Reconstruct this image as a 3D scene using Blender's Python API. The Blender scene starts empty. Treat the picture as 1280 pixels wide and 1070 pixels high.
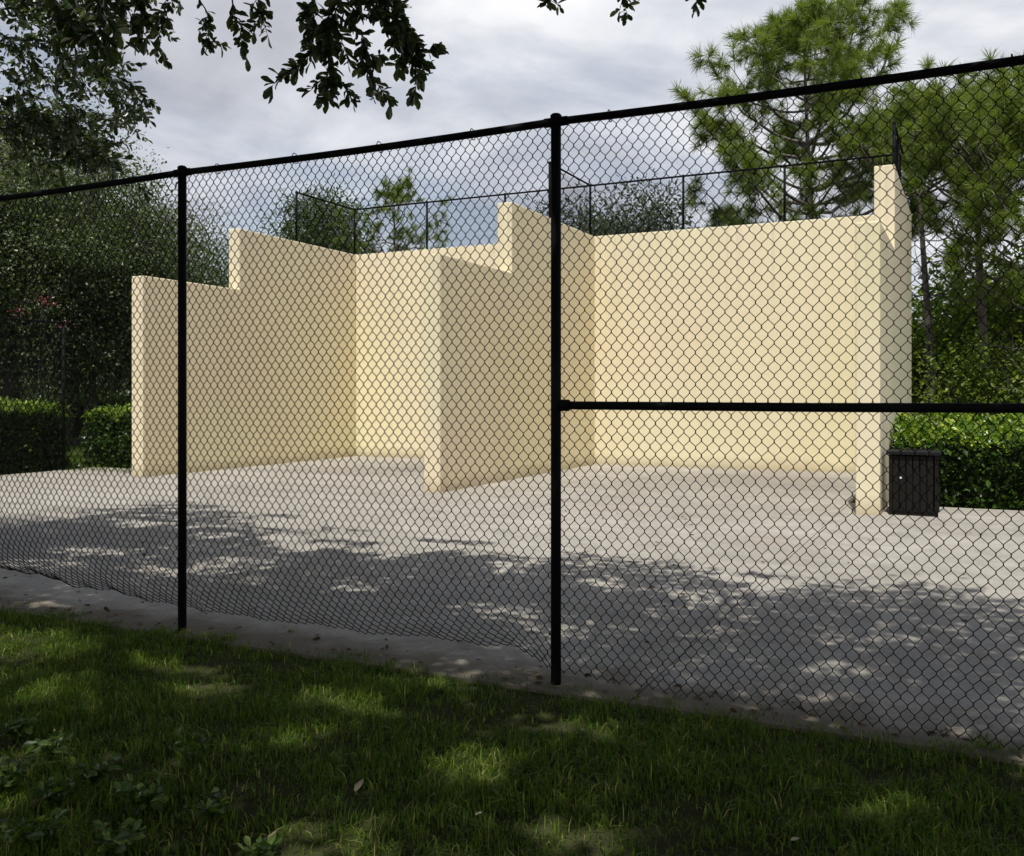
import bpy, bmesh, math, random
import numpy as np
from mathutils import Vector, Matrix

rng = np.random.default_rng(11)
random.seed(4)
scene = bpy.context.scene
COL = scene.collection
R = math.radians

# ------------------------------------------------------------------ helpers
def link(o, parent=None):
    COL.objects.link(o)
    if parent is not None:
        o.parent = parent
    return o

def tag(o, label, cat, group=None):
    o['label'] = label
    o['category'] = cat
    if group:
        o['group'] = group
    return o

def thing(name, label, cat, loc=(0, 0, 0), rz=0.0, group=None):
    o = bpy.data.objects.new(name, None)
    o.empty_display_size = 0.3
    o.location = loc
    o.rotation_euler = (0, 0, rz)
    link(o)
    return tag(o, label, cat, group)

def structure(o):
    o['kind'] = 'structure'
    return o

def stuff(o):
    o['kind'] = 'stuff'
    return o

def npmesh(name, V, faces, mat, parent=None, var=None, smooth=False):
    """faces: list of integer arrays (m,k); V float array (n,3) -> ONE mesh object"""
    me = bpy.data.meshes.new(name)
    V = np.asarray(V, dtype=np.float32)
    if isinstance(faces, np.ndarray):
        faces = [faces]
    faces = [f for f in faces if len(f)]
    me.vertices.add(len(V))
    me.vertices.foreach_set('co', V.ravel())
    idx = np.concatenate([f.ravel() for f in faces]).astype(np.int32)
    cnt = np.concatenate([np.full(len(f), f.shape[1], np.int32) for f in faces])
    start = np.concatenate([[0], np.cumsum(cnt)[:-1]]).astype(np.int32)
    me.loops.add(len(idx))
    me.loops.foreach_set('vertex_index', idx)
    me.polygons.add(len(cnt))
    me.polygons.foreach_set('loop_start', start)
    me.polygons.foreach_set('loop_total', cnt)
    me.polygons.foreach_set('use_smooth', np.full(len(cnt), bool(smooth)))
    me.update(calc_edges=True)
    if var is not None:
        a = me.attributes.new('var', 'FLOAT', 'POINT')
        a.data.foreach_set('value', np.asarray(var, dtype=np.float32))
    me.materials.append(mat)
    return link(bpy.data.objects.new(name, me), parent)

class MB:
    """collects boxes, tubes and polygons, builds ONE mesh object"""
    def __init__(self):
        self.v, self.q, self.t, self.n = [], [], [], 0
    def add(self, V, Q=None, T=None):
        V = np.asarray(V, float)
        self.v.append(V)
        if Q is not None and len(Q):
            self.q.append(np.asarray(Q, int) + self.n)
        if T is not None and len(T):
            self.t.append(np.asarray(T, int) + self.n)
        self.n += len(V)
    def box(self, x0, x1, y0, y1, z0, z1):
        V = [(x0,y0,z0),(x1,y0,z0),(x1,y1,z0),(x0,y1,z0),(x0,y0,z1),(x1,y0,z1),(x1,y1,z1),(x0,y1,z1)]
        self.add(V, [(0,3,2,1),(4,5,6,7),(0,1,5,4),(1,2,6,5),(2,3,7,6),(3,0,4,7)])
    def tube(self, pts, rad, sides=8, cap=True):
        P = np.asarray(pts, float)
        n = len(P)
        rad = np.full(n, rad, float) if np.isscalar(rad) else np.asarray(rad, float)
        T = np.gradient(P, axis=0)
        T /= np.linalg.norm(T, axis=1)[:, None] + 1e-9
        ref = np.array([0, 0, 1.0]) if abs(T[0][2]) < .9 else np.array([1.0, 0, 0])
        A = np.cross(T, ref); A /= np.linalg.norm(A, axis=1)[:, None] + 1e-9
        B = np.cross(T, A)
        ang = np.arange(sides) / sides * 2 * math.pi
        V = P[:, None, :] + rad[:, None, None] * (np.cos(ang)[None, :, None] * A[:, None, :] + np.sin(ang)[None, :, None] * B[:, None, :])
        V = V.reshape(-1, 3)
        i = np.arange(n - 1)[:, None] * sides; j = np.arange(sides)[None, :]; j2 = (j + 1) % sides
        Q = np.stack([i + j, i + j2, i + sides + j2, i + sides + j], -1).reshape(-1, 4)
        Tr = []
        if cap:
            V = np.vstack([V, P[0], P[-1]])
            c0, c1 = n * sides, n * sides + 1
            for k in range(sides):
                k2 = (k + 1) % sides
                Tr.append((c0, k2, k)); Tr.append((c1, (n-1)*sides + k, (n-1)*sides + k2))
        self.add(V, Q, Tr)
    def build(self, name, mat, parent=None, smooth=False):
        return npmesh(name, np.vstack(self.v), [np.vstack(a) for a in (self.q, self.t) if a], mat, parent, smooth=smooth)

def prism(name, prof, x0, x1, mat, parent=None, bevel=0.0):
    """profile in (y,z), extruded along x"""
    bm = bmesh.new()
    a = [bm.verts.new((x0, y, z)) for y, z in prof]
    b = [bm.verts.new((x1, y, z)) for y, z in prof]
    bm.faces.new(a[::-1]); bm.faces.new(b)
    for i in range(len(prof)):
        j = (i + 1) % len(prof)
        bm.faces.new((a[i], a[j], b[j], b[i]))
    bmesh.ops.recalc_face_normals(bm, faces=bm.faces)
    if bevel:
        bmesh.ops.bevel(bm, geom=list(bm.edges), offset=bevel, segments=3, profile=0.5, affect='EDGES')
    me = bpy.data.meshes.new(name)
    bm.to_mesh(me); bm.free()
    me.materials.append(mat)
    return link(bpy.data.objects.new(name, me), parent)

# ------------------------------------------------------------------ materials
def mat_new(name):
    m = bpy.data.materials.new(name)
    m.use_nodes = True
    nt = m.node_tree
    for n in list(nt.nodes):
        nt.nodes.remove(n)
    out = nt.nodes.new('ShaderNodeOutputMaterial')
    b = nt.nodes.new('ShaderNodeBsdfPrincipled')
    nt.links.new(b.outputs[0], out.inputs[0])
    return m, nt, b, out

def N(nt, typ, **kw):
    n = nt.nodes.new(typ)
    for k, v in kw.items():
        if k.startswith('i_'):
            n.inputs[int(k[2:]) if k[2:].isdigit() else k[2:]].default_value = v
        else:
            setattr(n, k, v)
    return n

def ramp(nt, stops, src=None):
    r = nt.nodes.new('ShaderNodeValToRGB')
    e = r.color_ramp.elements
    while len(e) > 1:
        e.remove(e[-1])
    e[0].position = stops[0][0]; c = stops[0][1]; e[0].color = (*c, 1) if len(c) == 3 else c
    for p, c in stops[1:]:
        k = e.new(p); k.color = (*c, 1) if len(c) == 3 else c
    if src is not None:
        nt.links.new(src, r.inputs[0])
    return r

def noise(nt, vec, scale, detail=5, rough=.55, dist=0.0):
    n = nt.nodes.new('ShaderNodeTexNoise')
    n.inputs['Scale'].default_value = scale
    n.inputs['Detail'].default_value = detail
    n.inputs['Roughness'].default_value = rough
    n.inputs['Distortion'].default_value = dist
    if vec is not None:
        nt.links.new(vec, n.inputs['Vector'])
    return n

def mixc(nt, fac, a, b, mode='MIX'):
    m = nt.nodes.new('ShaderNodeMix'); m.data_type = 'RGBA'; m.blend_type = mode
    for sock, val in ((m.inputs[0], fac), (m.inputs[6], a), (m.inputs[7], b)):
        if isinstance(val, (int, float)):
            sock.default_value = val
        elif isinstance(val, tuple):
            sock.default_value = (*val, 1)
        else:
            nt.links.new(val, sock)
    return m.outputs[2]

def math_(nt, op, a, b=None, clamp=False):
    m = nt.nodes.new('ShaderNodeMath'); m.operation = op; m.use_clamp = clamp
    for i, val in enumerate((a, b)):
        if val is None:
            continue
        if isinstance(val, (int, float)):
            m.inputs[i].default_value = val
        else:
            nt.links.new(val, m.inputs[i])
    return m.outputs[0]

def bump(nt, bsdf, h, strength=.3, dist=.01):
    b = nt.nodes.new('ShaderNodeBump')
    b.inputs['Strength'].default_value = strength
    b.inputs['Distance'].default_value = dist
    nt.links.new(h, b.inputs['Height'])
    nt.links.new(b.outputs[0], bsdf.inputs['Normal'])

def geo_pos(nt):
    return nt.nodes.new('ShaderNodeNewGeometry').outputs['Position']

def mapped(nt, vec, scale=(1, 1, 1), loc=(0, 0, 0)):
    m = nt.nodes.new('ShaderNodeMapping')
    m.inputs['Scale'].default_value = scale
    m.inputs['Location'].default_value = loc
    nt.links.new(vec, m.inputs['Vector'])
    return m.outputs[0]

# cream stucco
def make_stucco():
    m, nt, b, _ = mat_new('cream_stucco')
    p = geo_pos(nt)
    n1 = noise(nt, p, .45, 6, .6)
    base = ramp(nt, [(.3, (.79, .695, .47)), (.7, (.83, .735, .51))], n1.outputs[0]).outputs[0]
    # faint vertical run-off streaks
    n2 = noise(nt, mapped(nt, p, (2.2, 2.2, .12)), 1.6, 6, .65)
    st = ramp(nt, [(.55, (0, 0, 0)), (.8, (1, 1, 1))], n2.outputs[0]).outputs[0]
    col = mixc(nt, math_(nt, 'MULTIPLY', st, .16), base, (.55, .47, .31))
    # grey rain streaks running down from the wall tops
    sz = nt.nodes.new('ShaderNodeSeparateXYZ'); nt.links.new(p, sz.inputs[0])
    n6 = noise(nt, mapped(nt, p, (5.5, 5.5, .05)), 1.3, 5, .7)
    rs = ramp(nt, [(.50, (0, 0, 0)), (.72, (1, 1, 1))], n6.outputs[0]).outputs[0]
    n7 = noise(nt, p, .8, 3, .5)
    top = ramp(nt, [(.50, (0, 0, 0)), (.98, (1, 1, 1))], math_(nt, 'DIVIDE', math_(nt, 'ADD', sz.outputs[2], n7.outputs[0]), 6.0)).outputs[0]
    col = mixc(nt, math_(nt, 'MULTIPLY', math_(nt, 'MULTIPLY', rs, top), .36), col, (.42, .39, .31))
    # patched paint: large soft-edged areas a shade off
    vp = nt.nodes.new('ShaderNodeTexVoronoi'); vp.inputs['Scale'].default_value = .55; vp.feature = 'SMOOTH_F1'
    nt.links.new(mapped(nt, p, (1, 1, .8), (2, 5, 1)), vp.inputs['Vector'])
    col = mixc(nt, .06, col, vp.outputs['Color'], 'MULTIPLY')
    # splash dirt near the floor
    sx = nt.nodes.new('ShaderNodeSeparateXYZ'); nt.links.new(p, sx.inputs[0])
    n3 = noise(nt, p, 1.7, 6, .7)
    lim = math_(nt, 'MULTIPLY', n3.outputs[0], .5)
    d = math_(nt, 'SUBTRACT', 1.0, math_(nt, 'DIVIDE', sx.outputs[2], lim), True)
    col = mixc(nt, math_(nt, 'MULTIPLY', d, .65), col, (.36, .30, .2))
    # ball scuffs
    v = nt.nodes.new('ShaderNodeTexVoronoi'); v.inputs['Scale'].default_value = 1.1
    nt.links.new(p, v.inputs['Vector'])
    dots = ramp(nt, [(.018, (1, 1, 1)), (.03, (0, 0, 0))], v.outputs['Distance']).outputs[0]
    col = mixc(nt, math_(nt, 'MULTIPLY', dots, .6), col, (.2, .17, .12))
    nt.links.new(col, b.inputs['Base Color'])
    b.inputs['Roughness'].default_value = .85
    b.inputs['Specular IOR Level'].default_value = .25
    n4 = noise(nt, p, 70, 4, .6); n5 = noise(nt, p, 3, 4, .5)
    bump(nt, b, math_(nt, 'ADD', n4.outputs[0], math_(nt, 'MULTIPLY', n5.outputs[0], 3.0)), .35, .006)
    return m

def make_concrete():
    m, nt, b, _ = mat_new('court_concrete')
    p = geo_pos(nt)
    n1 = noise(nt, p, .35, 7, .62)
    n2 = noise(nt, p, 2.6, 8, .7)
    c = ramp(nt, [(.34, (.315, .292, .25)), (.66, (.42, .394, .345))], n1.outputs[0]).outputs[0]
    c = mixc(nt, .5, c, ramp(nt, [(.32, (.45, .44, .42)), (.66, (1.08, 1.07, 1.05))], n2.outputs[0]).outputs[0], 'MULTIPLY')
    # soft wall shade and stains painted as dark patches in the two bays (fixed places on the slab)
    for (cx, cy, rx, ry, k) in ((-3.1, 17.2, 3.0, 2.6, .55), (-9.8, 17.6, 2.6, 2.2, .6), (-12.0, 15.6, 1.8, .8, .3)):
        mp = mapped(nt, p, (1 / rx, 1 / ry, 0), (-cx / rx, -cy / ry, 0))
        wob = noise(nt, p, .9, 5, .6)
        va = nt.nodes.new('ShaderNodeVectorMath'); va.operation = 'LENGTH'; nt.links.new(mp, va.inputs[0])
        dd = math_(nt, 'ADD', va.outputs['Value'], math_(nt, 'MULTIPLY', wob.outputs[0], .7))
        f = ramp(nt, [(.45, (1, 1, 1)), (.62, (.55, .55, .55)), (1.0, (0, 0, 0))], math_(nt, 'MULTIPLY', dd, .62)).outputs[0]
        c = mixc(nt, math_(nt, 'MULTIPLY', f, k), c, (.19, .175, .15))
    # rust-brown tint patches
    n3 = noise(nt, mapped(nt, p, (1, 1, 1), (3.3, 1.2, 0)), .5, 5, .6)
    f = ramp(nt, [(.56, (0, 0, 0)), (.75, (1, 1, 1))], n3.outputs[0]).outputs[0]
    c = mixc(nt, math_(nt, 'MULTIPLY', f, .3), c, (.30, .22, .155))
    n9 = noise(nt, p, 38, 3, .7)
    c = mixc(nt, .55, c, ramp(nt, [(.3, (.6, .6, .6)), (.7, (1.15, 1.15, 1.15))], n9.outputs[0]).outputs[0], 'MULTIPLY')
    # soil washed over the slab edge by the lawn
    sy = nt.nodes.new('ShaderNodeSeparateXYZ'); nt.links.new(p, sy.inputs[0])
    n8 = noise(nt, p, 2.4, 7, .7)
    e = math_(nt, 'DIVIDE', math_(nt, 'SUBTRACT', math_(nt, 'ADD', 4.5, math_(nt, 'MULTIPLY', n8.outputs[0], 1.25)), sy.outputs[1]), .35, True)
    c = mixc(nt, math_(nt, 'MULTIPLY', e, .85), c, (.12, .102, .072))
    # small dark spots
    v = nt.nodes.new('ShaderNodeTexVoronoi'); v.inputs['Scale'].default_value = 5
    nt.links.new(p, v.inputs['Vector'])
    dots = ramp(nt, [(.04, (1, 1, 1)), (.12, (0, 0, 0))], v.outputs['Distance']).outputs[0]
    c = mixc(nt, math_(nt, 'MULTIPLY', dots, .35), c, (.12, .11, .1))
    nt.links.new(c, b.inputs['Base Color'])
    b.inputs['Roughness'].default_value = .9
    b.inputs['Specular IOR Level'].default_value = .2
    n4 = noise(nt, p, 60, 5, .6)
    bump(nt, b, n4.outputs[0], .3, .004)
    return m

def make_lawn():
    m, nt, b, _ = mat_new('lawn_soil')
    p = geo_pos(nt)
    n1 = noise(nt, p, 1.3, 7, .65)
    n2 = noise(nt, p, 22, 6, .7)
    c = ramp(nt, [(.3, (.038, .042, .016)), (.55, (.055, .058, .022)), (.75, (.10, .085, .045))], n1.outputs[0]).outputs[0]
    c = mixc(nt, .6, c, ramp(nt, [(.3, (.3, .3, .3)), (.7, (1.2, 1.2, 1.2))], n2.outputs[0]).outputs[0], 'MULTIPLY')
    nt.links.new(c, b.inputs['Base Color'])
    b.inputs['Roughness'].default_value = .95
    b.inputs['Specular IOR Level'].default_value = .1
    bump(nt, b, n2.outputs[0], .8, .03)
    return m

def make_leaf(name, dark, light, yellow=None, trans=.3, rough=.42, spec=.4):
    m, nt, b, out = mat_new(name)
    a = nt.nodes.new('ShaderNodeAttribute'); a.attribute_name = 'var'
    st = [(0, dark), (.8, light)] + ([(.97, yellow)] if yellow else [])
    c = ramp(nt, st, a.outputs['Fac']).outputs[0]
    nt.links.new(c, b.inputs['Base Color'])
    b.inputs['Roughness'].default_value = rough
    b.inputs['Specular IOR Level'].default_value = spec
    t = nt.nodes.new('ShaderNodeBsdfTranslucent')
    tc = mixc(nt, 1.0, c, (1.5, 1.75, .6), 'MULTIPLY')
    nt.links.new(tc, t.inputs[0])
    mx = nt.nodes.new('ShaderNodeMixShader'); mx.inputs[0].default_value = trans
    nt.links.new(b.outputs[0], mx.inputs[1]); nt.links.new(t.outputs[0], mx.inputs[2])
    nt.links.new(mx.outputs[0], out.inputs[0])
    return m

def make_bark(name, a, c):
    m, nt, b, _ = mat_new(name)
    p = geo_pos(nt)
    n = noise(nt, mapped(nt, p, (1, 1, .25)), 14, 8, .7)
    nt.links.new(ramp(nt, [(.3, a), (.7, c)], n.outputs[0]).outputs[0], b.inputs['Base Color'])
    b.inputs['Roughness'].default_value = .95
    bump(nt, b, n.outputs[0], .8, .03)
    return m

def make_plain(name, col, rough=.5, spec=.4, metal=0.0, vary=.15, scale=8):
    m, nt, b, _ = mat_new(name)
    n = noise(nt, geo_pos(nt), scale, 6, .65)
    lo = tuple(x * (1 - vary) for x in col); hi = tuple(x * (1 + vary) for x in col)
    nt.links.new(ramp(nt, [(.3, lo), (.7, hi)], n.outputs[0]).outputs[0], b.inputs['Base Color'])
    b.inputs['Roughness'].default_value = rough
    b.inputs['Specular IOR Level'].default_value = spec
    b.inputs['Metallic'].default_value = metal
    return m

STUCCO = make_stucco()
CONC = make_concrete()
LAWN = make_lawn()
BLACK = make_plain('black_vinyl', (.005, .005, .0055), .7, .12, 0, .3)
WIRE = make_plain('black_wire', (.007, .007, .008), .6, .15, 0, .3)
OAKLEAF = make_leaf('oak_leaf', (.026, .044, .014), (.06, .088, .03), (.15, .17, .08), .22, .34, .6)
FAROAK = make_leaf('far_oak_leaf', (.038, .063, .022), (.092, .128, .046), (.2, .22, .10), .3, .42, .45)
BROAD = make_leaf('broad_leaf', (.07, .115, .018), (.16, .215, .035), (.28, .32, .06), .42, .45, .35)
NEEDLE = make_leaf('pine_needle', (.085, .125, .02), (.18, .23, .045), (.25, .24, .07), .36, .5, .3)
HEDGELEAF = make_leaf('hedge_leaf', (.022, .05, .010), (.10, .18, .022), (.36, .44, .05), .3, .35, .5)
DEEP = make_leaf('deep_green_leaf', (.028, .055, .014), (.065, .105, .028), (.14, .17, .05), .3, .45, .35)
GREYLEAF = make_leaf('grey_leaf', (.04, .06, .035), (.08, .1, .06), (.12, .14, .08), .25, .5, .3)
GRASS = make_leaf('grass_blade', (.036, .078, .008), (.125, .185, .018), (.34, .31, .11), .4, .5, .25)
WEED = make_leaf('weed_leaf', (.03, .06, .01), (.075, .13, .022), (.2, .26, .06), .35, .4, .4)
BARK = make_bark('oak_bark', (.035, .03, .024), (.10, .088, .072))
PBARK = make_bark('pine_bark', (.07, .058, .05), (.26, .225, .195))
TWIG = make_bark('twig_bark', (.025, .021, .016), (.06, .052, .04))
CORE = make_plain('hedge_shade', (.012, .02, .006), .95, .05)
PINK = make_leaf('pink_petal', (.26, .05, .075), (.4, .09, .13), None, .3)
DRY = make_leaf('dry_leaf', (.25, .19, .11), (.42, .35, .24), None, .15)
BIN = make_plain('bin_slat', (.008, .0065, .005), .6, .2, 0, .3, 20)
BINLID = make_plain('bin_lid', (.008, .008, .009), .6, .2, 0, .2)
WHITE = make_plain('white_sticker', (.75, .75, .72), .5, .4, 0, .05)

# ------------------------------------------------------------------ camera (eye height 1.55 m)
TH = 0.4501
FPX = 1186.76
cs, sn = math.cos(TH), math.sin(TH)
cam = bpy.data.cameras.new('camera')
cam.sensor_fit = 'HORIZONTAL'; cam.sensor_width = 36
cam.lens = FPX / 1280 * 36
cam.shift_y = -(535 - 493) / 1280
cam.clip_start = .05; cam.clip_end = 2000
co = link(bpy.data.objects.new('camera', cam))
co.location = (0, 0, 1.55); co.rotation_euler = (R(90), 0, TH)
scene.camera = co

def at(u, v, d):
    """world point seen at photo pixel (u,v) standing d metres in front of the camera"""
    lat = (u - 640) / FPX * d
    return np.array([lat * cs - d * sn, lat * sn + d * cs, 1.55 - (v - 493) / FPX * d])

def depth(P):
    P = np.asarray(P)
    return -P[..., 0] * sn + P[..., 1] * cs

# ------------------------------------------------------------------ light and sky
EL, AZ = R(67), R(-10)          # sun high behind the camera, a little to the right
to_sun = Vector((-math.sin(AZ) * math.cos(EL), -math.cos(AZ) * math.cos(EL), math.sin(EL)))
sl = bpy.data.lights.new('sun', 'SUN'); sl.energy = 4.6; sl.angle = R(.53); sl.color = (1, .975, .925)
so = link(bpy.data.objects.new('sun', sl))
so.rotation_euler = (-to_sun).to_track_quat('-Z', 'Y').to_euler()

w = bpy.data.worlds.new('World'); scene.world = w; w.use_nodes = True
nt = w.node_tree
for n in list(nt.nodes):
    nt.nodes.remove(n)
out = nt.nodes.new('ShaderNodeOutputWorld')
sky = nt.nodes.new('ShaderNodeTexSky'); sky.sky_type = 'NISHITA'; sky.sun_disc = False
sky.sun_elevation = EL; sky.sun_rotation = math.pi + AZ
sky.air_density = 1.0; sky.dust_density = 1.5
bg1 = nt.nodes.new('ShaderNodeBackground'); bg1.inputs[1].default_value = .10
nt.links.new(sky.outputs[0], bg1.inputs[0])
tc = nt.nodes.new('ShaderNodeTexCoord')
sx = nt.nodes.new('ShaderNodeSeparateXYZ'); nt.links.new(tc.outputs['Generated'], sx.inputs[0])
zz = math_(nt, 'ADD', math_(nt, 'MAXIMUM', sx.outputs[2], 0.0), .22)
cx = math_(nt, 'DIVIDE', sx.outputs[0], zz); cy = math_(nt, 'DIVIDE', sx.outputs[1], zz)
cb = nt.nodes.new('ShaderNodeCombineXYZ'); nt.links.new(cx, cb.inputs[0]); nt.links.new(cy, cb.inputs[1])
cl1 = noise(nt, mapped(nt, cb.outputs[0], (1, 1, 1), (4.2, 1.7, 0)), .9, 7, .55, .4)
cl2 = noise(nt, mapped(nt, cb.outputs[0], (1, 1, 1), (1.2, 7.7, 3)), 1.5, 8, .55, .5)
cover = ramp(nt, [(.36, (.45, .45, .45)), (.50, (1, 1, 1))], cl1.outputs[0]).outputs[0]
ccol = ramp(nt, [(.32, (.46, .47, .52)), (.43, (.60, .62, .68)), (.52, (.74, .76, .81)), (.61, (.95, .95, .97))], cl2.outputs[0]).outputs[0]
bg2 = nt.nodes.new('ShaderNodeBackground'); bg2.inputs[1].default_value = 1.0
nt.links.new(ccol, bg2.inputs[0])
mx = nt.nodes.new('ShaderNodeMixShader')
up = ramp(nt, [(.42, (1, 1, 1)), (.72, (.05, .05, .05))], sx.outputs[2]).outputs[0]   # clouds thinned overhead, out of view, to darken the shade
nt.links.new(math_(nt, 'MULTIPLY', cover, up), mx.inputs[0]); nt.links.new(bg1.outputs[0], mx.inputs[1]); nt.links.new(bg2.outputs[0], mx.inputs[2])
nt.links.new(mx.outputs[0], out.inputs[0])

scene.view_settings.view_transform = 'Standard'
scene.view_settings.look = 'None'
scene.view_settings.exposure = .06
scene.view_settings.gamma = 1

# ------------------------------------------------------------------ ground and slab
YF = 4.68                                                   # fence line
bm = bmesh.new(); bmesh.ops.create_grid(bm, x_segments=4, y_segments=4, size=500)
me = bpy.data.meshes.new('ground'); bm.to_mesh(me); bm.free(); me.materials.append(LAWN)
g = structure(link(bpy.data.objects.new('ground', me))); g.location = (0, 0, -.02)

def court_floor():
    mb = MB()
    # slabs with 8 mm joints between them, front edge a little ragged
    xs = [-16.9, -13.0, -9.2, -5.4, -1.55, 2.3, 6.1, 9.9, 13.7]
    ys = [4.55, 8.6, 12.7, 16.7, 20.4]
    for i in range(len(xs) - 1):
        for j in range(len(ys) - 1):
            if xs[i] >= -1.6 and ys[j] > 12:
                continue
            mb.box(xs[i] + .005, xs[i+1] - .005, ys[j] + .005, ys[j+1] - .005, -.2, 0)
    mb.box(-1.545, 13.69, 12.705, 14.35, -.2, 0)
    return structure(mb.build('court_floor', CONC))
court_floor()
JOINT = make_plain('joint_fill', (.09, .085, .075), .95, .1)
mb = MB(); mb.box(-16.88, 13.68, 4.57, 14.3, -.19, -.006); mb.box(-16.88, -1.6, 14.3, 20.3, -.19, -.006)
structure(mb.build('floor_joints', JOINT))

# ------------------------------------------------------------------ court walls
XR = (-13.91, -7.52, -1.04)          # right faces of the three side walls
YC, YS, YB = 12.96, 15.56, 19.78
HL, HB = 3.77, 5.06
WT = .30
wl = ('leftmost cream stucco side wall with a stepped top, standing nearest the hedges',
      'middle cream stucco side wall with a stepped top, dividing the two court bays',
      'rightmost cream stucco side wall with a stepped top, standing beside the dark bin')
for x, lab in zip(XR, wl):
    prof = [(YC, -.1), (YB - .002, -.1), (YB - .002, HB), (YS, HB), (YS, HL), (YC, HL)]
    tag(prism('court_wall', prof, x - WT, x, STUCCO, None, .018), lab, 'wall')
o = prism('back_wall', [(YB, -.1), (YB + WT, -.1), (YB + WT, HB + .003), (YB, HB + .003)], XR[0] - WT, XR[2], STUCCO, None, .018)
tag(o, 'long cream stucco back wall closing both bays, with a low fence on its top', 'wall')

# ------------------------------------------------------------------ chain link
def chain_link(length, height, D=.060, r=.0025, sides=4, warp=None, flat=.13, seed=0, tall=1.333):
    """real woven wires: every wire is a zigzag of its own, hooked into the next. Local x along, z up."""
    p = D / 2; pz = p * tall
    nw = int(length / p); nb = int(height / pz)
    lr = np.random.default_rng(seed)
    k = np.arange(nb + 1)
    V_all, Q_all = [], []
    ang = (np.arange(sides) + .5) / sides * 2 * math.pi
    base = 0
    n = 2 * (nb + 1)
    ii = np.arange(n - 1)[:, None] * sides; jj = np.arange(sides)[None, :]; j2 = (jj + 1) % sides
    Qb = np.stack([ii + jj, ii + j2, ii + sides + j2, ii + sides + jj], -1).reshape(-1, 4)
    for i in range(nw):
        right = (k + i) % 2 == 0
        xb = np.where(right, (i + 1) * p + r * .5, i * p - r * .5)
        z = k * pz
        x2 = np.repeat(xb, 2) + lr.normal(0, .0006, n)
        z2 = np.repeat(z, 2) + np.tile([-flat * pz, flat * pz], nb + 1)
        y2 = np.tile([1, -1], nb + 1) * np.repeat(np.where(right, 1, -1), 2) * r
        P = np.stack([x2, y2, z2], 1)
        P[0, 2] = max(P[0, 2], 0)
        if warp is not None:
            P = warp(P)
        T = np.gradient(P, axis=0); T /= np.linalg.norm(T, axis=1)[:, None]
        A = np.cross(T, [0, 1, 0]); A /= np.linalg.norm(A, axis=1)[:, None]
        B = np.cross(T, A)
        V = P[:, None, :] + r * (np.cos(ang)[None, :, None] * A[:, None, :] + np.sin(ang)[None, :, None] * B[:, None, :])
        V_all.append(V.reshape(-1, 3)); Q_all.append(Qb + base); base += n * sides
    return np.vstack(V_all), np.vstack(Q_all)

def post(x, y, z0, z1, r, parent, mat=BLACK, caps=True):
    mb = MB(); mb.tube([(x, y, z0), (x, y, z1)], r, 16)
    o = mb.build('post', mat, parent, True)
    if caps:
        c = MB(); c.tube([(x, y, z1 - .045), (x, y, z1 - .03), (x, y, z1 + .004), (x, y, z1 + .012), (x, y, z1 + .016)], [r + .002, r + .003, r + .003, r * .8, r * .3], 16)
        c.build('post_cap', mat, o, True)
    return o

front = thing('chain_link_fence', 'tall black chain-link fence running across the whole foreground at the edge of the grass', 'fence', (0, YF, 0))
SP = 2.671
PX = [-2.0 + SP * k for k in range(-5, 4)]          # post positions, x
PX[0] = -15.6
FH = 3.045
for x in PX:
    post(x, 0, -.3, FH - .005, .0275, front)
for a, b in zip(PX[:-1], PX[1:]):
    mb = MB()
    xs = np.linspace(a + .02, b - .02, 9); t = np.linspace(-1, 1, 9)
    mb.tube(np.stack([xs, 0 * xs, FH - .035 - .012 * (1 - t**2)], 1), .0215, 12)
    mb.build('top_rail', BLACK, front, True)
    for xx in (a + .045, b - .045):
        cl = MB(); cl.tube([(xx - .02, 0, FH - .036), (xx + .02, 0, FH - .036)], .0255, 12)
        cl.build('rail_clamp', BLACK, front, True)
    for xx in np.arange(a + .3, b - .2, .62):
        cl = MB(); an = np.linspace(0, 2 * math.pi, 11)
        cl.tube(np.stack([xx + .006 * np.sin(an * .5), .034 * np.sin(an) * .9 + .004, FH - .036 - .005 + .032 * np.cos(an)], 1), .003, 4)
        cl.build('tie_wire', BLACK, front, True)
for a, b in ((PX[5 - 1], PX[5]), (PX[5], PX[6]), (PX[6], PX[7])):
    if a < -2.1:
        continue
    mb = MB(); mb.tube([(a + .025, 0, 1.492), ((a + b) / 2, 0, 1.488), (b - .025, 0, 1.492)], .022, 12)
    m = mb.build('mid_rail', BLACK, front, True)
    cl = MB(); cl.tube([(a + .03, 0, 1.492), (a + .075, 0, 1.492)], .031, 12)
    cl.build('rail_clamp', BLACK, front, True)

def warp_left(ends, s0, fm):
    """the loose bottom of the mesh curls back into the court"""
    def f(P):
        x, y, z = P[:, 0].copy(), P[:, 1].copy(), P[:, 2].copy()
        taper = np.clip((SP - x) / .36, .02, 1) ** .7 if ends else np.ones_like(x)
        m = np.interp(x, [0, SP], fm) * taper * (1 + .035 * np.sin(x * 3.1 + 1) + .05 * np.sin(x * 8.3) + .03 * np.sin(x * 23))
        u = np.clip(s0 - z, 0, s0)
        ph = m * u / s0
        P[:, 2] = np.where(z < s0, s0 - s0 / m * np.sin(ph), z) + .012
        P[:, 1] = y + s0 / m * (1 - np.cos(ph)) + .006 * np.sin(x * 2.3 + z * 1.7)
        P[:, 0] = x + .012 * np.sin(z * 2 + x) * u
        return P
    return f
def warp_right(P):
    x, z = P[:, 0].copy(), P[:, 2].copy()
    q = np.clip(1 - z / .5, 0, 1)
    lift = .045 * np.exp(-x / .22) + .007 * (1 + np.sin(x * 7)) + .005 * np.sin(x * 17)
    P[:, 2] = z + lift * q + .002
    P[:, 1] += .008 * np.sin(x * 2 + z * 1.3) + .05 * q ** 2 * np.sin(x * 2.2)
    return P
VA, QA = chain_link(SP, FH - .02, warp=warp_left(False, .55, (1.55, .75)), seed=1)
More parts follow.
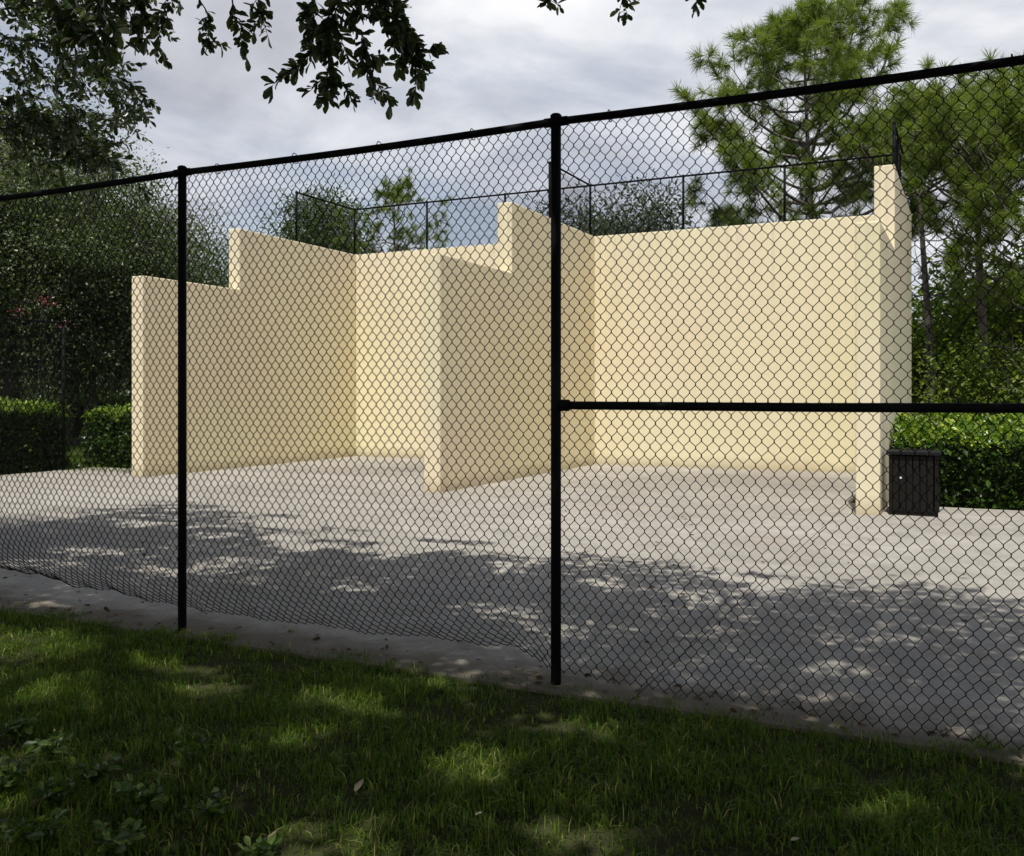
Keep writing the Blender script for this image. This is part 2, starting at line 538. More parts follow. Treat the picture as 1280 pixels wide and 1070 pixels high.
VB_, QB = chain_link(SP, FH - .02, warp=warp_left(True, .5, (.8, 1.0)), seed=2)
VC, QC = chain_link(SP, FH - .02, warp=warp_right, seed=3)
mesh_a = mesh_c = None
for i, (a, b) in enumerate(zip(PX[:-1], PX[1:])):
    if i == 0:
        V, Q = chain_link(b - a, FH - .02, seed=9)
        o = npmesh('mesh_panel', V, Q, WIRE, front, smooth=True)
    elif a < -2.5:
        last = b > -2.1
        if last:
            o = npmesh('mesh_panel', VB_, QB, WIRE, front, smooth=True)
        elif mesh_a is None:
            o = npmesh('mesh_panel', VA, QA, WIRE, front, smooth=True); mesh_a = o
        else:
            o = link(mesh_a.copy(), front)
    else:
        if mesh_c is None:
            o = npmesh('mesh_panel', VC, QC, WIRE, front, smooth=True); mesh_c = o
        else:
            o = link(mesh_c.copy(), front)
    o.location = (a, .036, 0)

# low fences on the wall tops: one back run, three side returns
ZT, TF = HB, 1.19
def top_fence(label, pts_posts, start, ang, length, loc):
    t = thing('wall_top_fence', label, 'fence', loc, ang)
    for d in pts_posts:
        post(d, 0, -.05, TF, .026, t, BLACK, True)
    mb = MB(); mb.tube([(start, 0, TF - .02), (start + length, 0, TF - .02)], .021, 10)
    mb.build('top_rail', BLACK, t, True)
    V, Q = chain_link(length, TF - .05, r=.002, sides=3, seed=5)
    o = npmesh('mesh_panel', V, Q, WIRE, t); o.location = (start, .028, .01)
    return t
yb = YB + WT / 2
back_len = XR[2] - XR[0] - .0
top_fence('low black chain-link fence along the top of the long back wall', [0, 2.13, 4.25, 6.38, 8.51, 10.63, 12.74], 0, 0, 12.74, (XR[0] - WT / 2, yb, ZT))
for x, lab, pp in zip(XR, ('short return of black chain-link on top of the leftmost side wall',
                       'short black chain-link return on top of the middle side wall',
                       'short return of black chain-link on top of the rightmost side wall, seen edge on'), ([.03], [.03], [.03, 1.1])):
    top_fence(lab, pp, .03, math.pi / 2, yb - 17.6 - .11, (x - WT / 2, 17.6, ZT))

# side fence on the left, behind the front fence
sf = thing('side_fence', 'black chain-link fence ending at a lone post beside the left hedges', 'fence', (-16.72, 4.8, 0), math.pi / 2)
for d in (0.0, 2.9, 5.8, 8.7):
    post(d, 0, -.3, FH, .030, sf)
mb = MB(); mb.tube([(0, 0, FH - .035), (8.7, 0, FH - .035)], .021, 10); mb.build('top_rail', BLACK, sf, True)
V, Q = chain_link(8.7, FH - .05, r=.002, sides=3, seed=6)
o = npmesh('mesh_panel', V, Q, WIRE, sf); o.location = (0, .03, .02)

# ------------------------------------------------------------------ foliage tools
def rand_unit(n, r=rng):
    v = r.normal(size=(n, 3)); return v / (np.linalg.norm(v, axis=1)[:, None] + 1e-9)

def leaves_quads(P, size, ratio=.45, up=.3, r=rng, jitter=.35, axis=None):
    """one folded-diamond leaf (two triangles joined at the midrib) per point"""
    n = len(P)
    A = rand_unit(n, r) if axis is None else axis + .6 * rand_unit(n, r)
    A /= np.linalg.norm(A, axis=1)[:, None]
    U = rand_unit(n, r); U[:, 2] = np.abs(U[:, 2]) + up
    S = np.cross(A, U); S /= np.linalg.norm(S, axis=1)[:, None] + 1e-9
    Nn = np.cross(S, A)
    L = size * (1 + jitter * r.normal(size=n)).clip(.45, 1.8)
    L = L[:, None]; W = L * ratio * .5
    b = P; tip = P + A * L
    m1 = P + A * L * .55 + S * W + Nn * W * .35
    m2 = P + A * L * .55 - S * W + Nn * W * .35
    V = np.stack([b, m1, tip, m2], 1).reshape(-1, 3)
    i = np.arange(n)[:, None] * 4
    T = np.concatenate([i + np.array([[0, 1, 2]]), i + np.array([[0, 2, 3]])])
    return V, T, np.repeat(r.random(n), 4)

def leaves_full(P, A, size, ratio=.42, r=rng):
    """obovate leaf of eight corners folded at the midrib, for foliage close to the lens"""
    n = len(P)
    A = A / (np.linalg.norm(A, axis=1)[:, None] + 1e-9)
    U = rand_unit(n, r); U[:, 2] = np.abs(U[:, 2]) + .4
    S = np.cross(A, U); S /= np.linalg.norm(S, axis=1)[:, None] + 1e-9
    Nn = np.cross(S, A)
    L = (size * (1 + .28 * r.normal(size=n)).clip(.45, 1.6))[:, None]; W = L * ratio * .5
    f = .3
    pts = [P, P + A*L*.25 + S*W*.55 + Nn*W*.1, P + A*L*.62 + S*W + Nn*W*f, P + A*L*.88 + S*W*.62 + Nn*W*.1,
           P + A*L - Nn*L*.06, P + A*L*.88 - S*W*.62 + Nn*W*.1, P + A*L*.62 - S*W + Nn*W*f, P + A*L*.25 - S*W*.55 + Nn*W*.1, P + A*L*.5]
    V = np.stack(pts, 1).reshape(-1, 3)
    i = np.arange(n)[:, None] * 9
    Q = np.concatenate([i + np.array([[0, 1, 2, 8]]), i + np.array([[8, 2, 3, 4]]), i + np.array([[8, 4, 5, 6]]), i + np.array([[0, 8, 6, 7]])])
    return V, Q, np.repeat(r.random(n), 9)

class Foliage:
    def __init__(self):
        self.V, self.Q, self.T, self.var, self.n = [], [], [], [], 0
    def add(self, V, F, var):
        (self.Q if F.shape[1] == 4 else self.T).append(F + self.n)
        self.V.append(V); self.var.append(var); self.n += len(V)
    def build(self, name, mat, parent=None):
        return npmesh(name, np.vstack(self.V), [np.vstack(a) for a in (self.Q, self.T) if a], mat, parent, np.concatenate(self.var))

def bez(p0, p1, p2, n=6):
    t = np.linspace(0, 1, n)[:, None]
    return (1-t)**2 * np.asarray(p0, float) + 2*t*(1-t) * np.asarray(p1, float) + t*t * np.asarray(p2, float)

def broad_tree(seed, trunk_h, trunk_r, centre, radii, n_limbs, n_clumps, per_clump, leaf, sigma=.42, keep=None, ratio=.5, shell=.5, droop=0.0, leaf_keep=None, groups=0):
    """returns (MB wood, Foliage); local coordinates, base at origin"""
    r = np.random.default_rng(seed)
    wood, fol = MB(), Foliage()
    c = np.array(centre, float); rad = np.array(radii, float)
    top = np.array([c[0]*.35, c[1]*.35, trunk_h])
    tr = bez((0, 0, -.2), (r.normal()*.15, r.normal()*.15, trunk_h*.5), top, 8)
    wood.tube(tr, np.linspace(trunk_r*1.25, trunk_r*.8, 8) * np.array([1.25, 1.05, 1, 1, 1, 1, 1, 1]), 12)
    limbs = []
    for k in range(n_limbs):
        a = 2*math.pi*(k + r.random()*.6)/n_limbs
        e = c + rad * np.array([math.cos(a)*.68, math.sin(a)*.68, r.uniform(-.35, .65)])
        mid = (top + e)/2 + np.array([0, 0, r.uniform(-.1, .25)*rad[2]])
        L = bez(top - [0, 0, .15], mid, e, 9)
        L[1:-1] += r.normal(0, .05*rad.mean()/3, (7, 3))
        wood.tube(L, np.linspace(trunk_r*.55, trunk_r*.10, 9), 7)
        limbs.append(L)
    LP = np.vstack(limbs)
    d = rand_unit(n_clumps, r)
    q = r.random(n_clumps) ** shell
    lump = 1 + .16*np.sin(d[:, 0]*5 + seed) * np.cos(d[:, 1]*4 + 2*seed) + .12*np.sin(d[:, 2]*7 + d[:, 0]*3)
    C = c + d * rad * (q * lump)[:, None]
    if groups:                                            # clumps gather into boughs with gaps between them
        C = C[r.integers(0, min(groups, n_clumps), n_clumps)] + r.normal(0, .62, (n_clumps, 3))*[1, 1, .6]
    if keep is not None:
        C = C[keep(C)]
    for p in C:
        j = np.argmin(((LP - p)**2).sum(1))
        base = LP[j]
        tw = bez(base, (base + p)/2 + [0, 0, .12], p, 4)
        wood.tube(tw, np.linspace(trunk_r*.07 + .006, .005, 4), 4, False)
        n = int(per_clump * r.uniform(.6, 1.4))
        off = r.normal(0, 1, (n, 3)) * sigma * np.array([1, 1, .7])
        Pn = p + off
        Pn[:, 2] -= droop * np.abs(r.normal(size=n))
        if leaf_keep is not None:
            lk = leaf_keep(Pn); Pn, off = Pn[lk], off[lk]
        ax = off/(np.linalg.norm(off, axis=1)[:, None] + 1e-6) + [0, 0, -.2]
        fol.add(*leaves_quads(Pn, leaf, ratio, .3, r, axis=ax))
    return wood, fol

def copy_tree(o):
    c = o.copy(); link(c)
    for ch in o.children:
        k = ch.copy(); link(k, c)
    return c

# ------------------------------------------------------------------ the shading oaks on the camera's side of the fence
def above_view(base, gap=.75):
    b = np.array(base, float)
    def f(C):
        Pw = C + b
        d = depth(Pw)
        lat = Pw[:, 0]*cs + Pw[:, 1]*sn
        inside = (d > -.3) & (np.abs(lat) < .62*d + 1.2)
        return ~(inside & (Pw[:, 2] < 1.55 + .445*d + gap))
    return f

GAPS = [(-5.7, 3.9, 1.2, .40), (-4.4, 3.55, .6, .30), (-3.2, 3.0, .3, .22), (-2.75, 3.5, .3, .2), (-2.0, 2.75, .28, .2), (-1.3, 2.5, .4, .25),
        (-1.9, 3.6, .25, .2), (.1, 2.9, .3, .2), (1.0, 2.55, .35, .2), (1.7, 3.3, .3, .2), (-3.3, 2.55, .22, .18), (-.3, 3.9, .3, .2), (-2.6, 4.5, .35, .14),
        (.6, 4.5, .6, .15), (-4.6, 4.7, .5, .08), (-6.2, 4.85, .5, .1), (-.6, 2.1, .4, .16), (.5, 2.0, .3, .15), (-6.2, 6.3, .7, .22)]
def sun_flecks(base):  # cuts leaves from the unseen crowns to set sun patches below
    b_ = np.array(base, float); k = 1/math.tan(EL)
    grown = [(x, y, a_*.95, c_*1.05, .75 if y < 4.9 else 1.0) for x, y, a_, c_ in GAPS] + [(-5.6, 4.1, 1.0, .34, .5), (-4.2, 4.15, .5, .16, .5), (-4.6, 3.3, .35, .2, .5), (-1.6, 4.2, .4, .13, .5), (-.7, 2.6, .3, .2, .5), (.3, 3.4, .4, .16, .5), (1.6, 3.8, .4, .16, .5), (-2.9, 4.0, .5, .2, .5), (-3.62, 2.87, .2, .16, .5), (-2.24, 2.6, .22, .14, .5), (-5.0, 4.25, .8, .2, .5), (-3.6, 3.9, .4, .22, .5), (-1.2, 3.2, .3, .18, .5), (.7, 3.7, .3, .16, .5), (1.5, 2.9, .3, .16, .5), (-6.6, 3.4, .6, .3, .5), (-2.2, 2.2, .3, .16, .5)]
    # unseen crowns also cut to shape the sun patches and shade edge on the court
    for u, v, a_, c_ in ((1065, 795, .38, .24), (1050, 832, .3, .2), (880, 742, .4, .3), (690, 782, .35, .25), (625, 762, .4, .3), 
                         (1040, 868, .25, .14), (232, 712, .6, .3), (120, 688, .7, .3), (55, 704, .6, .3), (310, 702, .5, .35), (450, 735, .3, .2), (760, 728, .3, .25)):
        q = at(u, v, FPX*1.55/(v - 493)); grown.append((q[0], q[1], a_*.9, c_*.85, 1.1))
    edge = np.array([at(u, v, FPX*1.55/(v - 493))[:2] for u, v in ((-200, 640), (0, 640), (120, 650), (230, 662), (330, 676), (400, 690), (540, 692), (580, 704), (608, 724), (640, 694), (720, 690),
                     (850, 700), (900, 724), (950, 738), (1030, 732), (1130, 716), (1200, 730), (1270, 768), (1400, 790))])
    edge = edge[np.argsort(edge[:, 0])]
    er = np.random.default_rng(int(abs(b_[0])*10))
    def f(P):
        gx = P[:, 0] + b_[0] + math.sin(AZ)*k*P[:, 2]; gy = P[:, 1] + b_[1] + k*P[:, 2]
        hit = np.zeros(len(P), bool)
        for x, y, a_, c_, w_ in grown:
            hit |= ((gx - x)/a_)**2 + ((gy - y)/c_)**2 + w_*np.sin(gx*19 + y*7)*np.sin(gy*23 + x*5) + .6*w_*np.sin(gx*41 + gy*17) < .85
        e = np.interp(gx, edge[:, 0], edge[:, 1]) + .22*np.sin(gx*5.1 + gy*2.3) + .16*np.sin(gx*12.7 - gy*5) + .1*np.sin(gy*21 + gx*3)
        over = gy - e
        streak = np.sin(gx*1.3 + gy*9.5) + np.sin(gx*2.9 - gy*6.1) > 1.25
        keep = (over < 0) | (streak & (over < 1.3) & (er.random(len(P)) < .8))
        return ~hit & keep
    return f

def twig_leaves(wood, fol, base, pts, leaf, dens, spread, r, rad=.006, side=True):
    """a leafy twig through the world points pts (converted to the tree's own coordinates)"""
    P = np.array(pts, float) - np.array(base)
    t = np.linspace(0, 1, len(P)); tt = np.linspace(0, 1, 14)
    C = np.stack([np.interp(tt, t, P[:, k]) for k in range(3)], 1)
    C[1:-1] += r.normal(0, .012, (12, 3))
    wood.tube(C, np.linspace(rad, .002, 14), 5, False)
    length = np.linalg.norm(np.diff(C, axis=0), axis=1).sum()
    dirs = np.gradient(C, axis=0); dirs /= np.linalg.norm(dirs, axis=1)[:, None]
    ns = max(3, int(length*9)) if side else 0
    cps = [(C, dirs, length)]
    for k in range(ns):
        j = r.integers(2, 14)
        sd = dirs[j]*.55 + rand_unit(1, r)[0]*.8 + np.array([0, 0, -.25]); sd /= np.linalg.norm(sd)
        ln = r.uniform(.5, 1.2)*spread
        S = C[j] + sd*np.linspace(0, ln, 6)[:, None] + np.array([0, 0, -1.0])*(np.linspace(0, 1, 6)**2)[:, None]*ln*.2
        wood.tube(S, np.linspace(.003, .0012, 6), 4, False)
        dd = np.gradient(S, axis=0); dd /= np.linalg.norm(dd, axis=1)[:, None]
        cps.append((S, dd, ln))
    for S, dd, ln in cps:
        n = max(4, int(ln*dens))
        j = (len(S) - 1) * r.random(n)**.8
        i0 = j.astype(int).clip(0, len(S)-2); fr = (j - i0)[:, None]
        Pn = S[i0]*(1-fr) + S[i0+1]*fr
        A = dd[i0]*.8 + rand_unit(n, r)*.9 + [0, 0, -.15]
        fol.add(*leaves_full(Pn, A, leaf, .45, r))

def shade_oak(name, label, base, centre, radii, seed, twigs, n_clumps=330):
    t = thing(name, label, 'tree', base)
    wood, fol = broad_tree(seed, 3.6, .28, centre, radii, 9, n_clumps, 250, .12, .42, above_view(base), .5, .6, leaf_keep=lambda P, f=sun_flecks(base), v=above_view(base, .3): f(P) & v(P), groups=95)
    r = np.random.default_rng(seed + 50)
    for (pts, leaf, dens, spread) in twigs:
        twig_leaves(wood, fol, base, pts, leaf, dens, spread, r)
    wood.build('trunk', BARK, t, True)
    fol.build('crown', OAKLEAF, t)
    return t

def px(path):
    return [at(*p) for p in path]
# hanging branch in the top centre (photo 350-555, 0-125), about five metres off and in front of the fence
mid_twigs = [
    (px([(430, -60, 4.7), (418, 20, 4.8), (400, 60, 4.85), (362, 88, 4.9)]), .06, 183, 0.17),
    (px([(420, -40, 4.8), (412, 30, 4.8), (412, 75, 4.8), (414, 104, 4.8)]), .06, 166, 0.16),
    (px([(425, 0, 4.85), (445, 45, 4.9), (462, 75, 4.9), (466, 98, 4.9)]), .06, 157, 0.15),
    (px([(400, -30, 4.9), (388, 15, 4.9), (385, 50, 4.95)]), .06, 166, 0.16),
    (px([(470, -60, 4.9), (482, 10, 5.0), (505, 45, 5.0), (520, 62, 5.0), (548, 60, 5.0)]), .06, 166, 0.15),
    (px([(490, 20, 5.0), (510, 58, 5.0), (522, 85, 5.0), (519, 118, 5.0)]), .06, 148, 0.11),
    (px([(480, -30, 4.8), (490, 5, 4.8), (503, 35, 4.85)]), .06, 157, 0.15),
    (px([(455, -40, 4.7), (452, 10, 4.75), (440, 30, 4.75)]), .06, 157, 0.15),
    (px([(445, -50, 4.9), (470, 0, 4.9), (478, 18, 4.9)]), .06, 157, 0.15),
]
left_twigs = [
    (px([(20, -60, 5.2), (60, -10, 5.3), (85, 25, 5.4), (92, 45, 5.4)]), .085, 70, .17),
    (px([(110, -70, 5.2), (122, -5, 5.3), (130, 30, 5.4), (128, 55, 5.4)]), .085, 75, .17),
    (px([(150, -60, 5.6), (172, -5, 5.7), (180, 25, 5.7), (172, 55, 5.8)]), .075, 80, .16),
    (px([(200, -60, 5.9), (215, -5, 6.0), (203, 30, 6.0)]), .062, 85, .15),
    (px([(235, -60, 6.2), (252, 5, 6.3), (262, 40, 6.3), (260, 58, 6.3)]), .058, 85, .12),
    (px([(285, -70, 5.3), (290, 5, 5.4), (300, 35, 5.4), (302, 58, 5.4)]), .058, 90, .13),
    (px([(300, -60, 5.3), (318, -5, 5.4), (326, 18, 5.4)]), .058, 90, .13),
    (px([(10, -50, 5.5), (70, -20, 5.6), (140, -5, 5.8), (160, 12, 5.8)]), .08, 72, .16),
]
rl = np.random.default_rng(77)
bound = lambda y: np.interp(y, [-40, 30, 60, 90, 130, 175, 215], [250, 215, 170, 165, 205, 180, 165])
for k in range(54):
    y1 = rl.uniform(-30, 212); d0 = rl.uniform(8.2, 11.0)
    x1 = bound(y1) * rl.uniform(.02, 1.0)**.75
    y0 = y1 - rl.uniform(-10, 70); x0 = x1 - rl.uniform(70, 150)
    left_twigs.append((px([(x0, y0, d0), ((x0 + x1)/2, y0*.6 + y1*.4 - 8, d0 + .1), (x1, y1, d0 + .2)]), .07, 66, .26))
right_twigs = [
    (px([(690, -60, 5.0), (684, -12, 5.0), (682, 4, 5.0)]), .05, 80, .06),
    (px([(765, -60, 4.9), (772, -15, 4.9), (781, 6, 4.9), (782, 18, 4.9)]), .05, 85, .055),
    (px([(868, -60, 5.1), (872, -15, 5.1), (876, 3, 5.1)]), .05, 85, .07),
]
shade_oak('oak_tree', 'oak whose leafy sprays fill the top left corner of the photo', (-10.6, .8, -.05), (1.6, 1.6, 6.4), (5.4, 5.8, 2.4), 21, left_twigs, 330)
shade_oak('oak_tree', 'oak showing one dark hanging branch above the fence left of centre', (-2.6, -3.2, -.05), (-.2, 4.1, 6.6), (5.0, 5.8, 2.4), 22, mid_twigs, 340)
shade_oak('oak_tree', 'oak showing only a few leaf tips at the top edge right of centre', (5.6, -1.4, -.05), (-1.6, 2.7, 6.6), (5.4, 5.8, 2.4), 23, right_twigs, 430)

# ------------------------------------------------------------------ distant broadleaf trees
def gp(u, d):
    p = at(u, 493, d); return (p[0], p[1], -.05)

def proto_tree(seed, mat, **kw):
    w_, f_ = broad_tree(seed, **kw)
    return w_, f_
def place(name, label, cat, loc, rz, wood, fol, bark, leafmat, sc=1.0, group=None):
    t = thing(name, label, cat, loc, rz, group)
    t.scale = (sc, sc, sc)
    wood.build('trunk', bark, t, True); fol.build('crown', leafmat, t)
    return t
wA, fA = broad_tree(31, 1.9, .2, (0, 0, 4.6), (3.4, 3.2, 3.4), 9, 340, 130, .092, .40, None, .5, .55)
wB, fB = broad_tree(32, 2.1, .22, (0, 0, 5.2), (4.0, 3.7, 4.0), 9, 430, 130, .098, .42, None, .5, .55)
G1 = 'dark oaks beyond the left hedges'
t1 = place('oak_tree', 'dark oak rising behind the left hedge at the photo edge', 'tree', gp(14, 28), 0, wA, fA, BARK, FAROAK, 1.2, G1)
t2 = place('oak_tree', 'dark oak with a visible forked trunk in the gap between the two left hedges', 'tree', gp(112, 29.5), 1, wB, fB, BARK, FAROAK, 1.0, G1)
def again(src, label, loc, rz, sc):
    c = copy_tree(src); c.location = loc; c.rotation_euler = (0, 0, rz); c.scale = (sc, sc, sc); c['label'] = label
    return c
again(t1, 'dark oak partly hidden behind the leftmost court wall', gp(185, 32), 2.2, 1.04)
again(t2, 'tallest dark oak at the far left, behind the nearer oaks', gp(-30, 35), 3.4, 1.35)
again(t1, 'dark oak standing farthest back in the left clump', gp(90, 35), 4.4, 1.22)
again(t2, 'green oak top showing above the low part of the leftmost court wall', gp(262, 36), 5.3, .83)
again(t1, 'dark oak filling the space below the branches at the left photo edge', gp(-80, 27), .7, 1.2)

# tree tops behind the court's back wall
wC, fC = broad_tree(41, 3.5, .16, (0, 0, 6.6), (2.0, 1.8, 2.6), 8, 220, 190, .12, .36, None, .4, .7, .25)
place('willow_tree', 'rounded drooping green tree top behind the left bay of the back wall', 'tree', gp(400, 34), 0, wC, fC, BARK, DEEP, .99)
wD, fD = broad_tree(42, 4.4, .14, (0, 0, 6.4), (2.9, 2.2, 1.7), 8, 190, 110, .14, .36, None, .4, .7)
place('shrub_tree', 'grey-green bushy tree top behind the back wall left of the tall pine', 'tree', gp(765, 33), 0, wD, fD, BARK, GREYLEAF, 1.05)

# ------------------------------------------------------------------ pines
def pine(seed, H, crown0, blen, n_whorls, tr, needle=.22, tufts=5, per=46, sparse=0.0, lean=(0, 0)):
    r = np.random.default_rng(seed)
    wood, V_, T_, var = MB(), [], [], []
    n0 = [0]
    zt = np.linspace(0, 1, 12)
    path = np.stack([lean[0]*zt**1.5 + .12*np.sin(zt*4 + seed), lean[1]*zt**1.5 + .1*np.cos(zt*5 + seed), -.2 + (H + .2)*zt], 1)
    wood.tube(path, np.linspace(tr, .02, 12), 10)
    def at_h(h):
        return np.array([np.interp(h, path[:, 2], path[:, k]) for k in range(3)])
    centers, axes = [], []
    for wv in range(n_whorls):
        f = (wv + r.random()*.5)/n_whorls
        h = crown0 + (H - crown0)*f
        nb = r.integers(3, 6)
        a0 = r.random()*6.28
        for b in range(nb):
            if r.random() < sparse:
                continue
            a = a0 + 6.28*b/nb + r.normal()*.25
            prof = math.sin(math.pi*min(1, .22 + .78*f)**.9) * .9 + .18
            L = blen*prof*r.uniform(.65, 1.15)
            s = at_h(h)
            out_ = np.array([math.cos(a), math.sin(a), 0])
            e = s + out_*L + np.array([0, 0, L*r.uniform(.35, .85)])
            B = bez(s, s + out_*L*.6 + [0, 0, L*.05], e, 8)
            B[1:-1] += r.normal(0, .04, (6, 3))
            wood.tube(B, np.linspace(.03*max(L, .5)/2 + .008, .008, 8), 5, False)
            for q in range(tufts):
                tt = r.uniform(.38, 1.0) if q else 1.0
                bp = np.array([np.interp(tt, np.linspace(0, 1, 8), B[:, k]) for k in range(3)])
                sd = out_*.5 + rand_unit(1, r)[0]*.8 + np.array([0, 0, .45]); sd /= np.linalg.norm(sd)
                ln = r.uniform(.25, .75)*(.5 if q == 0 else 1)*min(1.0, L*.6 + .25)
                tip = bp + sd*ln
                wood.tube([bp, (bp + tip)/2 + [0, 0, -.03], tip], [.008, .007, .005], 4, False)
                for cc in (tip, bp + sd*ln*.62):
                    centers.append(cc); axes.append(sd)
    for q in range(9):                                   # dead lower boughs
        h = crown0 - r.uniform(.1, 2.0); s = at_h(h); a = r.random()*6.28
        out_ = np.array([math.cos(a), math.sin(a), 0]); L = r.uniform(.5, 1.9)
        e = s + out_*L + [0, 0, L*r.uniform(.2, .8)]
        B = bez(s, s + out_*L*.6, e, 7); B[1:-1] += r.normal(0, .05, (5, 3))
        wood.tube(B, np.linspace(.022, .005, 7), 5, False)
        for z_ in range(3):
            k_ = r.integers(2, 6); wood.tube([B[k_], B[k_] + rand_unit(1, r)[0]*.2 + out_*.2, B[k_] + out_*.35 + rand_unit(1, r)[0]*.35], [.009, .006, .003], 4, False)
    centers.append(at_h(H)); axes.append(np.array([0, 0, 1.0]))
    C = np.repeat(np.array(centers), per, 0); A = np.repeat(np.array(axes), per, 0)
    n = len(C)
    D = rand_unit(n, r) + A*.75; D /= np.linalg.norm(D, axis=1)[:, None]
    S = np.cross(D, rand_unit(n, r)); S /= np.linalg.norm(S, axis=1)[:, None] + 1e-9
    L = needle*r.uniform(.6, 1.2, n)[:, None]
    C = C - A*r.uniform(0, .12, n)[:, None]
    wdt = .0055
    V = np.stack([C - S*wdt, C + S*wdt, C + D*L*.6 + S*wdt*.9 + [0, 0, 0], C + D*L + np.array([0, 0, -.02]), C + D*L*.6 - S*wdt*.9], 1).reshape(-1, 3)
    i = np.arange(n)[:, None]*5
    T = np.concatenate([i + np.array([[1, 2, 0]]), i + np.array([[0, 2, 4]]), i + np.array([[4, 2, 3]])])
    v = np.repeat(np.clip(np.repeat(r.random(len(centers)), per)*.6 + r.random(n)*.4, 0, 1), 5)
    return wood, (V, T, v)

def place_pine(label, loc, rz, data, sc=1.0, group=None):
    t = thing('pine_tree', label, 'tree', loc, rz, group); t.scale = (sc, sc, sc)
    data[0].build('trunk', PBARK, t, True)
    V, T, v = data[1]
    npmesh('crown', V, T, NEEDLE, t, v)
    return t
GP = 'pines behind the court'
place_pine('big bushy pine whose tip touches the top edge, rising behind the back wall', gp(1012, 25.5), .4, pine(51, 11.5, 4.2, 3.3, 18, .15, .34, 12, 60), 1, GP)
place_pine('pine with a bare pale trunk just right of the rightmost court wall', gp(1157, 22.5), 1.2, pine(52, 8.2, 5.9, 2.0, 7, .13, .32, 7, 56, .1), 1, GP)
place_pine('pine with a grey trunk and spreading boughs near the right photo edge', gp(1226, 20.5), 2.0, pine(53, 7.7, 5.6, 2.2, 8, .14, .32, 7, 56, .1), 1, GP)
place_pine('dark pine cut off by the right photo edge', gp(1310, 19), 3.0, pine(54, 7.5, 3.2, 2.3, 11, .15, .32, 9, 60), 1, GP)
place_pine('slim sparse pine top with bare twigs above the left bay of the back wall', gp(488, 31), .8, pine(55, 8.3, 5.0, 1.5, 9, .07, .22, 5, 44, .25), 1, GP)

# understory at the right
GU = 'bushy trees in the understory at the right'
wE, fE = broad_tree(61, .7, .09, (0, 0, 2.1), (1.9, 1.6, 1.8), 8, 150, 60, .12, .3, None, .5, .6)
u1 = place('understory_shrub', 'yellow-green bushy shrub right behind the rightmost court wall', 'shrub', gp(1172, 24.5), 0, wE, fE, BARK, BROAD, 1.15, GU)
again(u1, 'green bushy shrub between the two grey pine trunks', gp(1205, 27), 1.3, 1.35)
again(u1, 'darker leafy shrub right of the grey pine trunks', gp(1262, 24), 2.4, 1.3)
again(u1, 'leafy shrub at the right photo edge, above the hedge', gp(1320, 22), 3.7, 1.4)
again(u1, 'low leafy shrub close behind the right hedge', gp(1235, 19.5), 5.0, .75)

# far wood closing the horizon: one mass
def far_wood():
    r = np.random.default_rng(71)
    fol = Foliage()
    for k in range(520):
        u = r.uniform(-500, 1750); d = r.uniform(58, 85)
        p = at(u, 493, d); hgt = 4.2 + 2.2*math.sin(u*.011) + r.uniform(-1, 1.5)
        n = 110
        P = np.array([p[0], p[1], 0]) + np.stack([r.normal(0, 2.2, n), r.normal(0, 2.2, n), hgt*r.random(n)**.8], 1)
        fol.add(*leaves_quads(P, .62, .6, .3, r))
    return stuff(fol.build('distant_wood', FAROAK))
far_wood()

